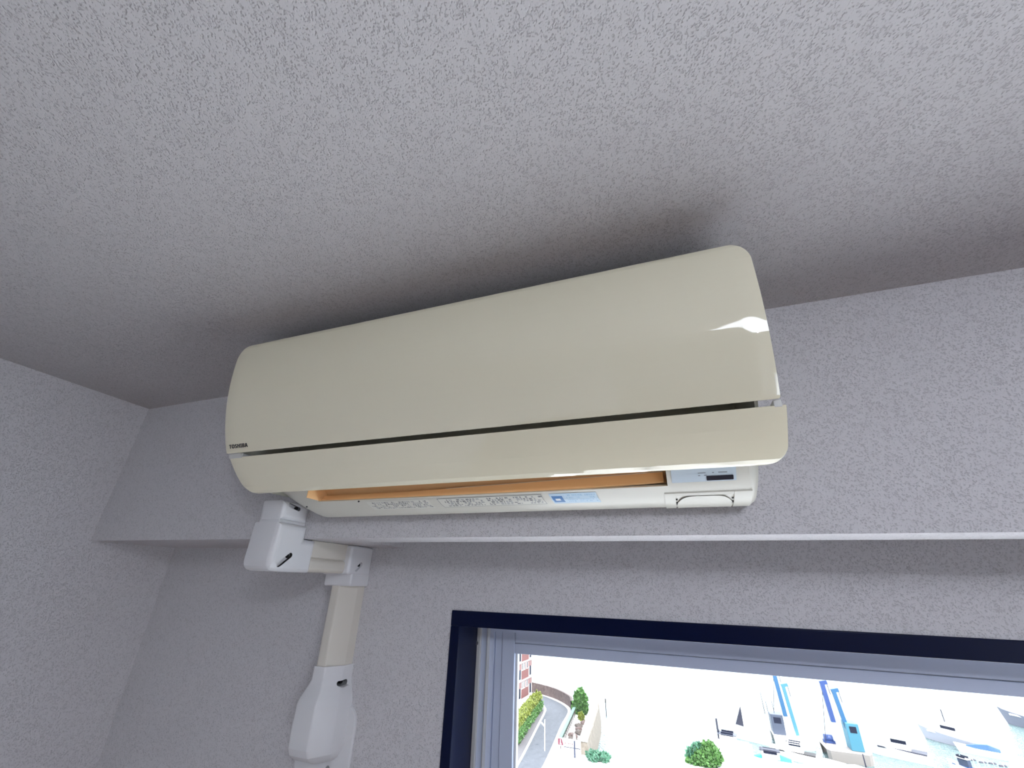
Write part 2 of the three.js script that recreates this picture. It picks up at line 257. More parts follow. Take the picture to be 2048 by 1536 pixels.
{ // casing: outline in (z, y) at stations along x, with the air outlet cut into the middle stretch
  const top = [[0, -0.04], [0.16, -0.04], [0.16, -0.052], [0.05, -0.075], [0.045, -0.19], [0.048, -0.232]];      // hollow behind the panels
  const under = [[0.0985, -0.2655], [0.078, -0.2808], [0.062, -0.289], [0.046, -0.2945], [0.032, -0.2972], [0.02, -0.2968], [0.009, -0.2925], [0, -0.284]];
  const notch = [[0.1075, -0.2580], [0.1075, -0.2600], [0.085, -0.2560], [0.05, -0.2545], [0.036, -0.2550], [0.036, -0.262], [0.0765, -0.2797], [0.078, -0.2808]];
  const at = (x, pts, lift = 0) => pts.map(([z, y]) => [x, y < -0.25 ? y + lift * Math.min(1, (-0.25 - y) / 0.03) : y, z]);
  const lift = (x) => { const t = Math.max(0, (0.70 - x) / 0.085); return 0.036 * Math.pow(t, 1.2); };
  const solid = [...top, ...under], L0 = [];
  for (const x of [0.613, 0.616, 0.625, 0.64, 0.655, 0.67, 0.685, 0.70, 0.725]) { const e = x < 0.6165 ? (0.6165 - x) : 0; L0.push(at(x, solid.map(([z, y]) => [Math.max(0, z - e), y + (y < -0.26 ? e : 0)]), lift(x))); }
  const L2 = []; for (const [x, e] of [[1.272, 0], [1.362, 0], [1.3680, 0.0015], [1.3725, 0.0045], [1.3745, 0.009]]) L2.push(at(x, solid.map(([z, y]) => [Math.max(0, z - e), y + (y < -0.255 ? e : 0)])));
  const mid = [...top, ...notch, ...under.slice(2)];
  const cheek = [[0.03, -0.045], [0.185, -0.045], [0.192, -0.09], [0.182, -0.15], [0.160, -0.205], [0.150, -0.222], [0.128, -0.245], [0.098, -0.262], [0.03, -0.262]];
  part('casing', toAC(merge(loft([at(0.6135, cheek), at(0.617, cheek)], 0.4), loft([at(1.3705, cheek), at(1.374, cheek)], 0.4), loft(L0, 0.7), loft([at(0.725, mid), at(1.272, mid)], 0.7), loft(L2, 0.7))), bodyM, ac);
  // air outlet: peach inner wall and louver flap that sags in its middle
  const out = sub('air_outlet', ac);
  const inner = [[0.1065, -0.2605], [0.085, -0.2570], [0.070, -0.2590], [0.062, -0.2660], [0.060, -0.2718]], th = 0.0008;
  const chan = (x) => [...inner.map(([z, y]) => [x, y - th, z]), ...[...inner].reverse().map(([z, y]) => [x, y - th * 0.2, z])];
  part('inner_wall', toAC(merge(loft([chan(0.7255), chan(1.2715)], 0.4), box(0.7252, 0.7262, -0.279, -0.24, 0.037, 0.104))), peachM, out);
  const flap = [], edge = [], N = 40;
  for (let i = 0; i <= N; i++) {
    const u = i / N, x = 0.729 + 0.539 * u, bow = u < 0.35 ? Math.pow((0.35 - u) / 0.35, 2) * 0.0022 : u > 0.5 ? Math.pow((u - 0.5) / 0.5, 2) * 0.0048 : 0;
    const yb = -0.2802 + bow, yt = -0.2705 + 0.001 * u + 0.0085 * Math.max(0, (u - 0.3) / 0.7), z = 0.0735, zt = 0.0695;
    flap.push([[x, yb, z], [x, yb + 0.0012, z + 0.0012], [x, yt, zt + 0.001], [x, yt, zt - 0.0012], [x, yb, z - 0.002]]);
    if (u > 0.4) edge.push([[x, yt - 0.0003, zt + 0.0010], [x, yt + 0.0004, zt + 0.0014], [x, yt + 0.0007, zt + 0.0004], [x, yt, zt]]);
  }
  part('louver_flap', toAC(loft(flap, 0.5)), peachM, out);
  part('flap_lit_edge', toAC(loft(edge, 0.5)), peachLitM, out);  // pale strip painted as the light along the top edge of the flap
  // details lying on the sloped underside: (x, v) with v metres down the slope from its front edge
  const sd = new THREE.Vector2(0.078 - 0.0985, -0.2808 + 0.2655).normalize(), sn = [-sd.y, sd.x];          // (z, y) down the slope; outward normal
  const onSlope = (g, lift = 0) => { const m = new THREE.Matrix4().set(1, 0, 0, 0, 0, -sd.y, sn[1], -0.2655, 0, -sd.x, sn[0], 0.0985, 0, 0, 0, 1); g.translate(0, 0, lift); return toAC(g.applyMatrix4(m)); };
  const plate = (x0, x1, v0, v1, h, r = 0.001, skew = 0) => { const s = shape2(rounded([[x0 + skew * v1, -v1, r], [x1 + skew * v1, -v1, r], [x1 + skew * v0, -v0, r], [x0 + skew * v0, -v0, r]])); return new THREE.ExtrudeGeometry(s, { depth: h, bevelEnabled: false, curveSegments: 4 }); };
  const dp = part('display_panel', onSlope(plate(1.2775, 1.3485, 0.0, 0.0205, 0.0006), 0.0002), paleBlueM, ac); dp.userData.label = 'pale blue indicator panel';
  part('receiver_window', onSlope(plate(1.3165, 1.3455, 0.0122, 0.0188, 0.0007, 0.001), 0.0006), mat({ color: lin(0.02, 0.022, 0.035), roughness: 0.15 }), dp).userData.label = 'dark infrared receiver window';
  for (const [x0, x1, v] of [[1.3075, 1.3098, 0.0105], [1.314, 1.3168, 0.0105], [1.3075, 1.316, 0.0070], [1.3295, 1.339, 0.0070], [1.323, 1.325, 0.0070]]) part('indicator_mark', onSlope(plate(x0, x1, v, v + 0.0011, 0.0003, 0.0002), 0.0007), mat({ color: lin(0.25, 0.28, 0.32) }), dp);
}
// printed stickers along the underside: small dense print that cannot be read
function sticker(w, h, seed, kind) {
  const c = document.createElement('canvas'); c.width = 1024; c.height = Math.round(1024 * h / w); const x = c.getContext('2d'), R = rng(seed), H = c.height;
  x.fillStyle = kind === 'blue' ? '#b9d3e6' : '#d9d8ce'; x.fillRect(0, 0, 1024, H);
  if (kind === 'blue') { x.fillStyle = '#2f74b4'; x.fillRect(30, H * 0.2, 240, H * 0.62); x.fillStyle = '#e8eef2'; x.fillRect(90, H * 0.42, 110, H * 0.2); }
  if (kind === 'frame') { x.strokeStyle = '#5a5c60'; x.lineWidth = 4; x.strokeRect(6, 4, 1012, H - 8); }
  const ink = kind === 'blue' ? ['#6ea5cc', '#8ab6d6'] : ['#55575c', '#7c7e82', '#95979a'];
  const x0 = kind === 'blue' ? 300 : 40; const rows = kind === 'blue' ? 4 : 5;
  for (let r = 0; r < rows; r++) for (let px = x0 + 60 * R(); px < 990;) { const l = 8 + 26 * R(); x.fillStyle = ink[Math.floor(R() * ink.length)]; if (R() > 0.24) { x.fillRect(px, H * (0.12 + r * 0.78 / rows), l, H * 0.05); x.fillRect(px + l * 0.3, H * (0.12 + r * 0.78 / rows), 4, H * 0.11); x.fillRect(px, H * (0.2 + r * 0.78 / rows), l, H * 0.03); } px += l + 6 + 10 * R(); }
  const t = new THREE.CanvasTexture(c); t.colorSpace = THREE.SRGBColorSpace; return mat({ map: t, roughness: 0.45 });
}
function stickerGeo(x0, x1, skew) {                                  // bent over the curved underside from z = 0.073 to z = 0.049
  const pr = [[0.0735, -0.2831], [0.062, -0.289], [0.052, -0.2924]], pos = [], uv = [], n = 2;
  for (let i = 0; i < n; i++) { const a = pr[i], b = pr[i + 1], o = 0.0003, s0 = skew * i / n, s1 = skew * (i + 1) / n, A = [x0 + s0, a[1] - o, a[0] + o], B = [x1 + s0, a[1] - o, a[0] + o], C = [x1 + s1, b[1] - o, b[0] + o], D = [x0 + s1, b[1] - o, b[0] + o], v0 = 1 - i / n, v1 = 1 - (i + 1) / n; pos.push(...A, ...D, ...C, ...A, ...C, ...B); uv.push(0, v0, 0, v1, 1, v1, 0, v0, 1, v1, 1, v0); }
  const g = new THREE.BufferGeometry(); g.setAttribute('position', new THREE.Float32BufferAttribute(pos, 3)); g.setAttribute('uv', new THREE.Float32BufferAttribute(uv, 2)); g.computeVertexNormals(); return toAC(g);
}
part('sticker', stickerGeo(0.818, 0.93, 0.004), sticker(0.112, 0.024, 5, 'plain'), ac).userData.label = 'sticker of small grey print';
part('sticker', stickerGeo(0.945, 1.108, 0.004), sticker(0.163, 0.024, 6, 'frame'), ac).userData.label = 'framed sticker of small grey print';
part('sticker', stickerGeo(1.118, 1.182, 0.004), sticker(0.064, 0.024, 7, 'blue'), ac).userData.label = 'pale blue sticker with a darker blue block';
{ // corner cover with its thumb latch, to the right of the outlet: proud of the casing, slits round it filled in with dark bars
  const pr = [[0.066, -0.2882], [0.062, -0.2902], [0.046, -0.2957], [0.032, -0.2984], [0.02, -0.298], [0.0085, -0.2935], [0.001, -0.2855]];
  const strip = (x0, x1, p, d) => loft([x0, x1].map((x) => [...p.map(([z, y]) => [x, y, z]), ...[...p].reverse().map(([z, y]) => [x, y + d, z + d * 0.3])]), 0.6);
  const cc = part('corner_cover', toAC(strip(1.2668, 1.2795, pr, 0.0016)), bodyM, ac);
  part('cover_edge', toAC(strip(1.3462, 1.3655, pr, 0.0016)), bodyM, cc); part('cover_edge', toAC(strip(1.2797, 1.346, [[0.066, -0.2882], [0.0615, -0.2904]], 0.0014)), bodyM, cc);
  const arc = (inset, z0) => { const pts = []; for (let i = 0; i <= 24; i++) { const u = i / 24, x = 1.2797 + inset + (0.0663 - 2 * inset) * u, k = Math.pow(Math.abs(2 * u - 1), 5); pts.push([x, k]); } return pts; };
  const pos = []; const pA = arc(0.0014), lowZ = 0.03;
  const surf = (z) => { for (let i = 0; i + 1 < pr.length; i++) if (z <= pr[i][0] && z >= pr[i + 1][0]) { const t = (pr[i][0] - z) / (pr[i][0] - pr[i + 1][0]); return pr[i][1] + t * (pr[i + 1][1] - pr[i][1]); } return pr[0][1]; };
  for (let i = 0; i + 1 < pA.length; i++) for (let k = 0; k < 8; k++) {
    const z = (j, kk) => { const zt = 0.0605 - 0.016 * pA[j][1]; return zt + (0.012 - zt) * kk / 8; }, p = (j, kk) => [pA[j][0], surf(z(j, kk)) - 0.0004, z(j, kk)];
    const a = p(i, k), b = p(i + 1, k), c = p(i + 1, k + 1), d = p(i, k + 1); pos.push(...a, ...d, ...c, ...a, ...c, ...b);
  }
  part('latch_tab', toAC(fromTris(pos, 0.8)), bodyM, cc);
  for (const s of [0, 1]) { const x = s ? 1.3438 : 1.2797; part('latch_slit_shade', toAC(merge(box(x, x + 0.0020, surf(0.055) - 0.0009, surf(0.055) + 0.002, 0.0445, 0.0530), box(x, x + 0.0020, surf(0.045) - 0.0007, surf(0.045) + 0.002, 0.036, 0.0445))), darkM, cc); }  // dark bars put in for the shade inside the slits
}
part('pin_hole', toAC(bar([0.690, -0.2835, 0.062], [0.690, -0.2862, 0.0655], 0.0013)), darkM, ac);
part('pin_hole', toAC(bar([0.806, -0.2795, 0.072], [0.806, -0.2832, 0.0765], 0.0013)), darkM, ac);

// ---------------------------------------------------------------- duct cover
const Y = (y) => CEIL + y;
const duct = thing('pipe_duct_cover', 'white plastic pipe duct running from the air conditioner under the beam and down the wall', 'duct', [0.61, Y(-0.70), WZ]);
const toDuct = (g) => g.translate(-0.61, -Y(-0.70), -WZ);
const ev = new Evaluator(); ev.attributes = ['position', 'normal', 'uv'];
function cut(g, cutter) { const a = new Brush(g), b = new Brush(cutter); a.updateMatrixWorld(); b.updateMatrixWorld(); return ev.evaluate(a, b, SUBTRACTION).geometry; }
function slotCutter(from, to, out, r) {                             // a capsule-ended slot from one point to another, cut along the direction `out`
  const A = new THREE.Vector3(...from), B = new THREE.Vector3(...to), dir = B.clone().sub(A), L = dir.length(), N = new THREE.Vector3(...out).normalize(), X = dir.normalize(), Yv = N.clone().cross(X);
  const s = new THREE.Shape(); s.absarc(L / 2, 0, r, -Math.PI / 2, Math.PI / 2); s.absarc(-L / 2, 0, r, Math.PI / 2, Math.PI * 1.5); s.closePath();
  const g = new THREE.ExtrudeGeometry(s, { depth: 0.02, bevelEnabled: false, curveSegments: 8 }); g.translate(0, 0, -0.006);
  g.applyMatrix4(new THREE.Matrix4().makeBasis(X, Yv, N).setPosition(A.add(B).multiplyScalar(0.5))); return metreUV(g);
}
const DXL = 0.578, DXR = 0.640;
{ // collar under the unit, then the corner that turns in below the beam
  let g = pushX(rounded([[0.0, Y(-0.304)], [0.060, Y(-0.304)], [0.062, Y(-0.2715)], [0.0, Y(-0.2715)]]), DXL + 0.001, DXR - 0.006, 0.009);
  g = cut(g, slotCutter([DXR - 0.006, 2.1215, 0.047], [DXR - 0.006, 2.118, 0.027], [1, 0, 0], 0.0035));
  const c = part('top_collar', toDuct(g), ductM, duct);
  part('screw', toDuct(bar([DXR - 0.0118, 2.1185, 0.030], [DXR - 0.0085, 2.1185, 0.030], 0.0032)), darkM, c);
  part('collar_lip', toDuct(pushX(rounded([[0.0, Y(-0.309)], [0.059, Y(-0.309)], [0.059, Y(-0.303)], [0.0, Y(-0.303)]]), DXL + 0.004, DXR - 0.010, 0.002)), ductM, c);
  const L = rounded([[0, Y(-0.3085)], [0, Y(-0.331)], [-0.027, Y(-0.331)], [-0.027, Y(-0.386)], [0.066, Y(-0.386), 0.018], [0.064, Y(-0.3085)]]);
  let e = pushX(L, DXL - 0.004, DXR, 0.010, 6);
  e = cut(e, slotCutter([DXR, 2.0245, 0.046], [DXR, 2.0400, 0.027], [1, 0, 0], 0.0042));
  const u = part('upper_elbow', toDuct(e), ductM, duct);
  part('screw', toDuct(bar([DXR - 0.0056, 2.0388, 0.0285], [DXR - 0.0040, 2.0388, 0.0285], 0.0034)), darkM, u);
}
{ // straight piece along the underside of the beam: base and snap-on cover with the joint between them
  const s = sub('soffit_cover', duct);
  part('duct_base', toDuct(rbox(DXL + 0.003, DXR - 0.006, Y(-0.3598), Y(-0.3305), -0.126, -0.022, 0.0012)), ductOldM, s);
  part('duct_lid', toDuct(pushX(rounded([[-0.126, Y(-0.3606)], [-0.126, Y(-0.3845)], [-0.022, Y(-0.3845)], [-0.022, Y(-0.3606)]]), DXL + 0.001, DXR - 0.004, 0.0085, 5)), ductOldM, s);
  part('duct_joint', toDuct(box(DXL + 0.006, DXR - 0.010, Y(-0.364), Y(-0.357), -0.124, -0.024)), ductOldM, s);
}
{ // corner from the beam to the wall
  let e = rbox(DXL, DXR + 0.007, Y(-0.386), Y(-0.3305), WZ, -0.120, 0.006, 4);
  e = cut(e, slotCutter([DXR + 0.007, 2.0245, -0.1440], [DXR + 0.007, 2.0345, -0.1560], [1, 0, 0], 0.0042));
  e = merge(e, rbox(DXL + 0.0003, DXR + 0.0067, Y(-0.407), Y(-0.3820), WZ, -0.1335, 0.004, 4));
  const u = part('lower_elbow', toDuct(e), ductM, duct);
  part('screw', toDuct(bar([DXR + 0.001, 2.0335, -0.1550], [DXR + 0.003, 2.0335, -0.1550], 0.0034)), darkM, u);
}
const sec = (x0, x1, d, ch, y, sh = d - ch * 1.25, z0 = WZ) => rounded([[x0, z0], [x0, z0 + sh, 0.005], [x0 + ch, z0 + d, 0.006], [x1 - ch, z0 + d, 0.006], [x1, z0 + sh, 0.005], [x1, z0]], 4).map(([x, z]) => [x, y, z]);
{
  const s = sub('wall_cover', duct);
  part('duct_lid', toDuct(loft([sec(0.580, 0.6385, 0.055, 0.0195, Y(-0.400), 0.021), sec(0.580, 0.6385, 0.055, 0.0195, Y(-0.55), 0.021)], 0.35)), ductOldM, s);
  const c = sub('wall_cap', duct), st = [[-0.5445, 0.579, 0.6425, 0.0585, 0.018], [-0.566, 0.579, 0.6425, 0.0585, 0.018], [-0.5735, 0.577, 0.644, 0.0605, 0.018], [-0.584, 0.573, 0.648, 0.066, 0.019], [-0.594, 0.569, 0.651, 0.0715, 0.020], [-0.603, 0.567, 0.653, 0.074, 0.021], [-0.63, 0.5665, 0.6535, 0.0745, 0.021], [-0.664, 0.567, 0.653, 0.0735, 0.021], [-0.675, 0.569, 0.651, 0.068, 0.020], [-0.684, 0.574, 0.646, 0.056, 0.018], [-0.690, 0.581, 0.639, 0.040, 0.014], [-0.693, 0.588, 0.632, 0.02, 0.007]];
  let g = loft(st.map(([y, a, b, d, ch]) => sec(a, b, d, ch, Y(y), Math.max(0.002, d - ch * 1.7))), 0.35);
  g = cut(g, slotCutter([0.6405, 1.8275, -0.158], [0.6430, 1.8285, -0.1745], [1, 0, 0.3], 0.004));
  part('cap_body', toDuct(g), ductM, c);
  part('screw', toDuct(bar([0.630, 1.8285, -0.1725], [0.6355, 1.8285, -0.1715], 0.0032)), darkM, c);
  const f = new THREE.ExtrudeGeometry(shape2(rounded([[0.548, Y(-0.61), 0.02], [0.548, Y(-0.735), 0.04], [0.671, Y(-0.735), 0.045], [0.671, Y(-0.61), 0.03]], 10)), { depth: 0.004, bevelEnabled: true, bevelThickness: 0.0015, bevelSize: 0.0015, bevelOffset: -0.0015, bevelSegments: 3 }); f.translate(0, 0, WZ);
  part('flange', toDuct(f), ductM, c);
  part('screw', toDuct(merge(bar([0.627, Y(-0.7045), WZ + 0.004], [0.627, Y(-0.7045), WZ + 0.0075], 0.0042, 0.0034))), screwM, c);
}

// ---------------------------------------------------------------- ceiling lamp behind the photographer: the front panel mirrors it
{
  const lamp = thing('ceiling_lamp', 'round white ceiling lamp, lit, in the middle of the room', 'lamp', [1.85, CEIL, 1.27]);
  const lampGlow = mat({ color: lin(0.85, 0.87, 0.9), emissive: lin(0.92, 0.97, 1.09), emissiveIntensity: LAMP_GLOW, roughness: 0.4 });
  const pr = [[0.0001, -0.076], [0.1, -0.075], [0.2, -0.071], [0.28, -0.063], [0.335, -0.05], [0.36, -0.034], [0.37, -0.016], [0.37, -0.008]].map(([r, y]) => new THREE.Vector2(r, y));
  part('lamp_shade', new THREE.LatheGeometry(pr, 64), lampGlow, lamp);
  part('lamp_base', new THREE.CylinderGeometry(0.375, 0.375, 0.01, 64).translate(0, -0.005, 0), bodyM, lamp);
  const light = new THREE.PointLight(new THREE.Color().setRGB(0.92, 0.97, 1.09), LAMP, 0, 2); light.position.set(0, -0.09, 0); light.shadow.radius = 0.5; light.castShadow = true; light.name = 'lamp_light'; lamp.add(light);
}

// ---------------------------------------------------------------- the harbour outside, seen from the seventh floor
const G = -19, SEA = -21;                                            // quay and water level
const seaF = field(512, 71, [[1, 0.5], [4, 0.6], [12, 0.5]]);
const seaM = mat({ map: texture(seaF, 512, (v) => [clamp8(94 + 4 * v), clamp8(112 + 4 * v), clamp8(112 + 4 * v)], true, 1 / 18), bumpMap: texture(seaF, 512, (v) => grey(128 + 40 * v), false, 1 / 18), bumpScale: 0.35, roughness: 0.12, ior: 1.33 });
const concF = field(512, 81, [[2, 0.6], [16, 0.7]]);
const concM = mat({ map: texture(concF, 512, (v) => grey(214 + 6 * v), true, 1 / 6), roughness: 0.85 });
const asphaltM = mat({ map: texture(concF, 512, (v) => { const c = 66 + 4 * v; return [clamp8(c), clamp8(c + 3), clamp8(c + 9)]; }, true, 1 / 5), roughness: 0.85 });
const wallStoneM = mat({ map: texture(concF, 512, (v) => [clamp8(76 + 8 * v), clamp8(63 + 8 * v), clamp8(60 + 8 * v)], true, 1 / 4), roughness: 0.9 });
const beigeM = mat({ map: texture(concF, 512, (v) => [clamp8(104 + 8 * v), clamp8(96 + 8 * v), clamp8(86 + 8 * v)], true, 1 / 4), roughness: 0.9 });
const brickM = mat({ color: lin(0.12, 0.042, 0.038), roughness: 0.8 }), brickDarkM = mat({ color: lin(0.11, 0.03, 0.026), roughness: 0.8 });
const whiteM = mat({ color: lin(0.80, 0.80, 0.79), roughness: 0.6 }), pinkM = mat({ color: lin(0.16, 0.085, 0.08), roughness: 0.8 });
const winDarkM = mat({ color: lin(0.012, 0.014, 0.026), roughness: 0.5, specularIntensity: 0.2 });
const mintM = mat({ color: lin(0.055, 0.11, 0.086), roughness: 0.6 }), navyPoleM = mat({ color: lin(0.005, 0.01, 0.033), roughness: 0.5 });
const redM = mat({ color: lin(0.09, 0.008, 0.022), roughness: 0.6 }), woodM = mat({ color: lin(0.032, 0.021, 0.016), roughness: 0.8 });
const craneBlueM = mat({ color: lin(0.008, 0.062, 0.145), roughness: 0.5 }), craneCyanM = mat({ color: lin(0.03, 0.125, 0.175), roughness: 0.5 }), craneDeepM = mat({ color: lin(0.009, 0.032, 0.13), roughness: 0.5 });
const slateM = mat({ color: lin(0.016, 0.016, 0.03), roughness: 0.6 }), steelM = mat({ color: lin(0.022, 0.019, 0.019), roughness: 0.7 }), tanM = mat({ color: lin(0.055, 0.044, 0.038), roughness: 0.8 });
const tealM = mat({ color: lin(0.006, 0.19, 0.16), roughness: 0.6 }), tarpM = mat({ color: lin(0.007, 0.05, 0.17), roughness: 0.6 });
const leafM = mat({ color: lin(0.055, 0.15, 0.025), roughness: 0.7, transmission: 0.3, thickness: 0 }), leafLimeM = mat({ color: lin(0.13, 0.16, 0.01), roughness: 0.7, transmission: 0.3, thickness: 0 }), leafBlueM = mat({ color: lin(0.045, 0.15, 0.085), roughness: 0.7, transmission: 0.3, thickness: 0 });

{ const g = new THREE.PlaneGeometry(1600, 1500); g.rotateX(-Math.PI / 2); g.translate(0, SEA, -720); struct('sea', metreUV(g), seaM, 'calm pale harbour water'); }
function slab(pts, y0, y1) { const g = new THREE.ExtrudeGeometry(shape2(pts.map(([x, z]) => [x, -z])), { depth: y1 - y0, bevelEnabled: false }); g.rotateX(-Math.PI / 2); g.translate(0, y0, 0); return metreUV(g); }
struct('ground', slab([[-120, 25], [-120, -140], [-34, -140], [-31, -107], [-24, -103], [-20.5, -99], [-18.6, -99], [-17, -99], [-15.4, -91.5], [-14, -75], [-11, -73.5], [-3, -81.5], [6.3, -83.5], [13.0, -83.0], [21, -86.5], [24, -84], [24, 25]], SEA - 1, G), concM, 'pale concrete quay');
function ribbon(L, R, y) { const pos = []; for (let i = 0; i + 1 < L.length; i++) { const a = [L[i][0], y, L[i][1]], b = [R[i][0], y, R[i][1]], c = [R[i + 1][0], y, R[i + 1][1]], d = [L[i + 1][0], y, L[i + 1][1]]; pos.push(...a, ...b, ...c, ...a, ...c, ...d); } return fromTris(pos, 0.2); }
function smooth(pts, n = 40) { const c = new THREE.CatmullRomCurve3(pts.map(([x, z]) => new THREE.Vector3(x, 0, z)), false, 'centripetal'); return c.getPoints(n).map((p) => [p.x, p.z]); }
const roadL = smooth([[-20.6, -55], [-21.64, -65.2], [-22.5, -71.8], [-24.3, -84], [-25.5, -92], [-26.1, -94.6], [-28.3, -98.8], [-31.4, -104], [-36, -108]]);
const roadR = smooth([[-17.6, -55], [-18.2, -66.1], [-18.9, -73], [-20.47, -85.9], [-21.25, -94.2], [-22.07, -96.9], [-23.86, -99.8], [-27.45, -103.4], [-33, -107.5]]);
const off = (line, d) => line.map((p, i) => { const a = line[Math.max(0, i - 1)], b = line[Math.min(line.length - 1, i + 1)], l = Math.hypot(b[0] - a[0], b[1] - a[1]); return [p[0] - (b[1] - a[1]) / l * d, p[1] + (b[0] - a[0]) / l * d]; });
const road = struct('road', null, null, 'narrow curving harbour road');
part('asphalt', ribbon(roadL, roadR, G + 0.02), asphaltM, road); part('edge_line', ribbon(roadL, off(roadL, 0.28), G + 0.035), whiteM, road); part('edge_line', ribbon(off(roadR, -0.22), roadR, G + 0.035), whiteM, road);
part('pavement', ribbon(off(roadL, -1.35), off(roadL, -0.05), G + 0.03), mat({ color: lin(0.085, 0.08, 0.085), roughness: 0.9 }), road);
const wallAlong = (line, h, w, y0 = G) => { const pos = [], A = line, B = off(line, w), q = (a, b, c, d) => pos.push(...a, ...b, ...c, ...a, ...c, ...d); for (let i = 0; i + 1 < A.length; i++) { const p = (P, y) => [P[0], y, P[1]]; q(p(A[i], y0), p(A[i + 1], y0), p(A[i + 1], y0 + h), p(A[i], y0 + h)); q(p(B[i], y0), p(B[i], y0 + h), p(B[i + 1], y0 + h), p(B[i + 1], y0)); q(p(A[i], y0 + h), p(A[i + 1], y0 + h), p(B[i + 1], y0 + h), p(B[i], y0 + h)); } return fromTris(pos, 0.3); };
single('retaining_wall', wallAlong(smooth([[-21.0, -94.6], [-21.8, -97.5], [-23.7, -100.4], [-27.3, -104], [-32.5, -106.8], [-38, -108]]), 1.75, 0.4), wallStoneM, 'brown stone wall curving along the outside of the road bend', 'wall');
{ // brick apartment house
  const b = thing('apartment_building', 'pink brick apartment building beside the road at the left of the window', 'building', [-28.7, G, -86], -0.04);
  const FH = 2.85, D = 7.6; part('wall', box(-9, 0, 0, 2.35, -D, 0), whiteM, b); part('wall', box(-9, 0, 2.35, 17, -D, 0), pinkM, b);
  for (let k = 0; k < 5; k++) {
    const y = 2.35 + FH * k;
    part('floor_band', box(-9.05, 0.1, y - 0.1, y + 0.12, -D - 0.05, 0.1), whiteM, b);
    part('brick_panel', box(0, 0.06, y + 0.12, y + 1.5, -5.5, -1.8), brickM, b); part('brick_panel', box(-1.7, -0.2, y + 0.12, y + 1.75, 0, 0.06), brickDarkM, b); part('brick_panel', box(-9, -3.4, y + 0.12, y + 1.6, 0, 0.06), brickM, b);
    for (const [z0, z1, y0, y1] of [[-1.55, -0.35, 0.25, 1.75], [-7.2, -6.0, 0.3, 1.8], [-2.6, -2.1, 1.65, 2.6], [-3.6, -3.1, 1.65, 2.6], [-5.1, -4.5, 1.65, 2.6]]) { const w = part('window', box(0.0, 0.03, y + y0, y + y1, z0, z1), winDarkM, b); part('window_frame', merge(box(0.0, 0.07, y + y0 - 0.1, y + y0, z0 - 0.08, z1 + 0.08), box(0.0, 0.07, y + y0, y + y1, z0 - 0.08, z0), box(0.0, 0.07, y + y0, y + y1, z1, z1 + 0.08)), whiteM, w); }
    for (const [x0, x1, y0, y1] of [[-3.1, -1.95, 0.4, 2.2], [-1.4, -0.5, 1.85, 2.6]]) { const w = part('window', box(x0, x1, y + y0, y + y1, 0.0, 0.03), winDarkM, b); part('window_frame', box(x0 - 0.1, x1 + 0.1, y + y0 - 0.1, y + y0, 0, 0.07), whiteM, w); }
  }
  const d = part('door', box(-3.0, -0.9, 0.1, 2.0, 0, 0.05), pinkM, b); part('door_frame', merge(box(-3.1, -3.0, 0.1, 2.1, 0, 0.1), box(-0.9, -0.8, 0.1, 2.1, 0, 0.1), box(-3.1, -0.8, 2.0, 2.1, 0, 0.1)), mat({ color: lin(0.08, 0.04, 0.05) }), d);
  part('roof', box(-9.3, 0.3, 17, 17.4, -D - 0.3, 0.3), whiteM, b);
}
// foliage: many small leaves set on lumps
function leaves(lumps, count, size, seed) {
  const R = rng(seed), pos = [], tot = lumps.reduce((a, l) => a + l[3] * l[4], 0);
  for (const [cx, cy, cz, rx, ry, rz = rx] of lumps) for (let i = 0, n = Math.round(count * rx * ry / tot); i < n; i++) {
    const u = 2 * R() - 1, a = 2 * Math.PI * R(), s = Math.sqrt(1 - u * u), k = 0.72 + 0.36 * R(), p = new THREE.Vector3(cx + rx * k * s * Math.cos(a), cy + ry * k * u, cz + rz * k * s * Math.sin(a));
    const d = new THREE.Vector3(R() - 0.5, R() - 0.2, R() - 0.5).normalize(), e = new THREE.Vector3(R() - 0.5, R() - 0.5, R() - 0.5).cross(d).normalize(), L = size * (0.7 + 0.7 * R()), w = L * 0.42;
    const A = p, B = p.clone().addScaledVector(d, L / 2).addScaledVector(e, w), C = p.clone().addScaledVector(d, L), D = p.clone().addScaledVector(d, L / 2).addScaledVector(e, -w); pos.push(...A.toArray(), ...B.toArray(), ...C.toArray(), ...A.toArray(), ...C.toArray(), ...D.toArray());
  }
  return fromTris(pos, 0.1);
}
{ // hedge along the pavement
  const h = thing('hedge', 'yellow-green clipped hedge between the brick building and the road', 'hedge', [-25.6, G, -83.5]);
  const path = smooth([[-24.6, -73], [-25.5, -80], [-26.3, -86.5], [-26.9, -92.6]], 22), low = [], top = [];
  path.forEach(([x, z], i) => { low.push([x + 25.8, 0.95, z + 83.5, 0.8, 1.1, 0.9]); top.push([x + 25.6, 2.2 + 0.15 * Math.sin(i * 2.1), z + 83.5, 0.8, 0.6, 0.9]); });
  part('foliage', merge(leaves(low, 9000, 0.28, 3)), leafM, h).userData.label = 'green lower leaves'; part('upper_foliage', leaves(top, 7000, 0.30, 4), leafLimeM, h).userData.label = 'lime yellow upper leaves';  // upper leaves are lime yellow, lower ones green
}
single('gate_post', rbox(-0.55, 0.55, 0, 2.6, -0.5, 0.5, 0.05), slateM, 'dark slate gate pillar at the near end of the hedge', 'pillar', [-24.7, G, -70.4]);
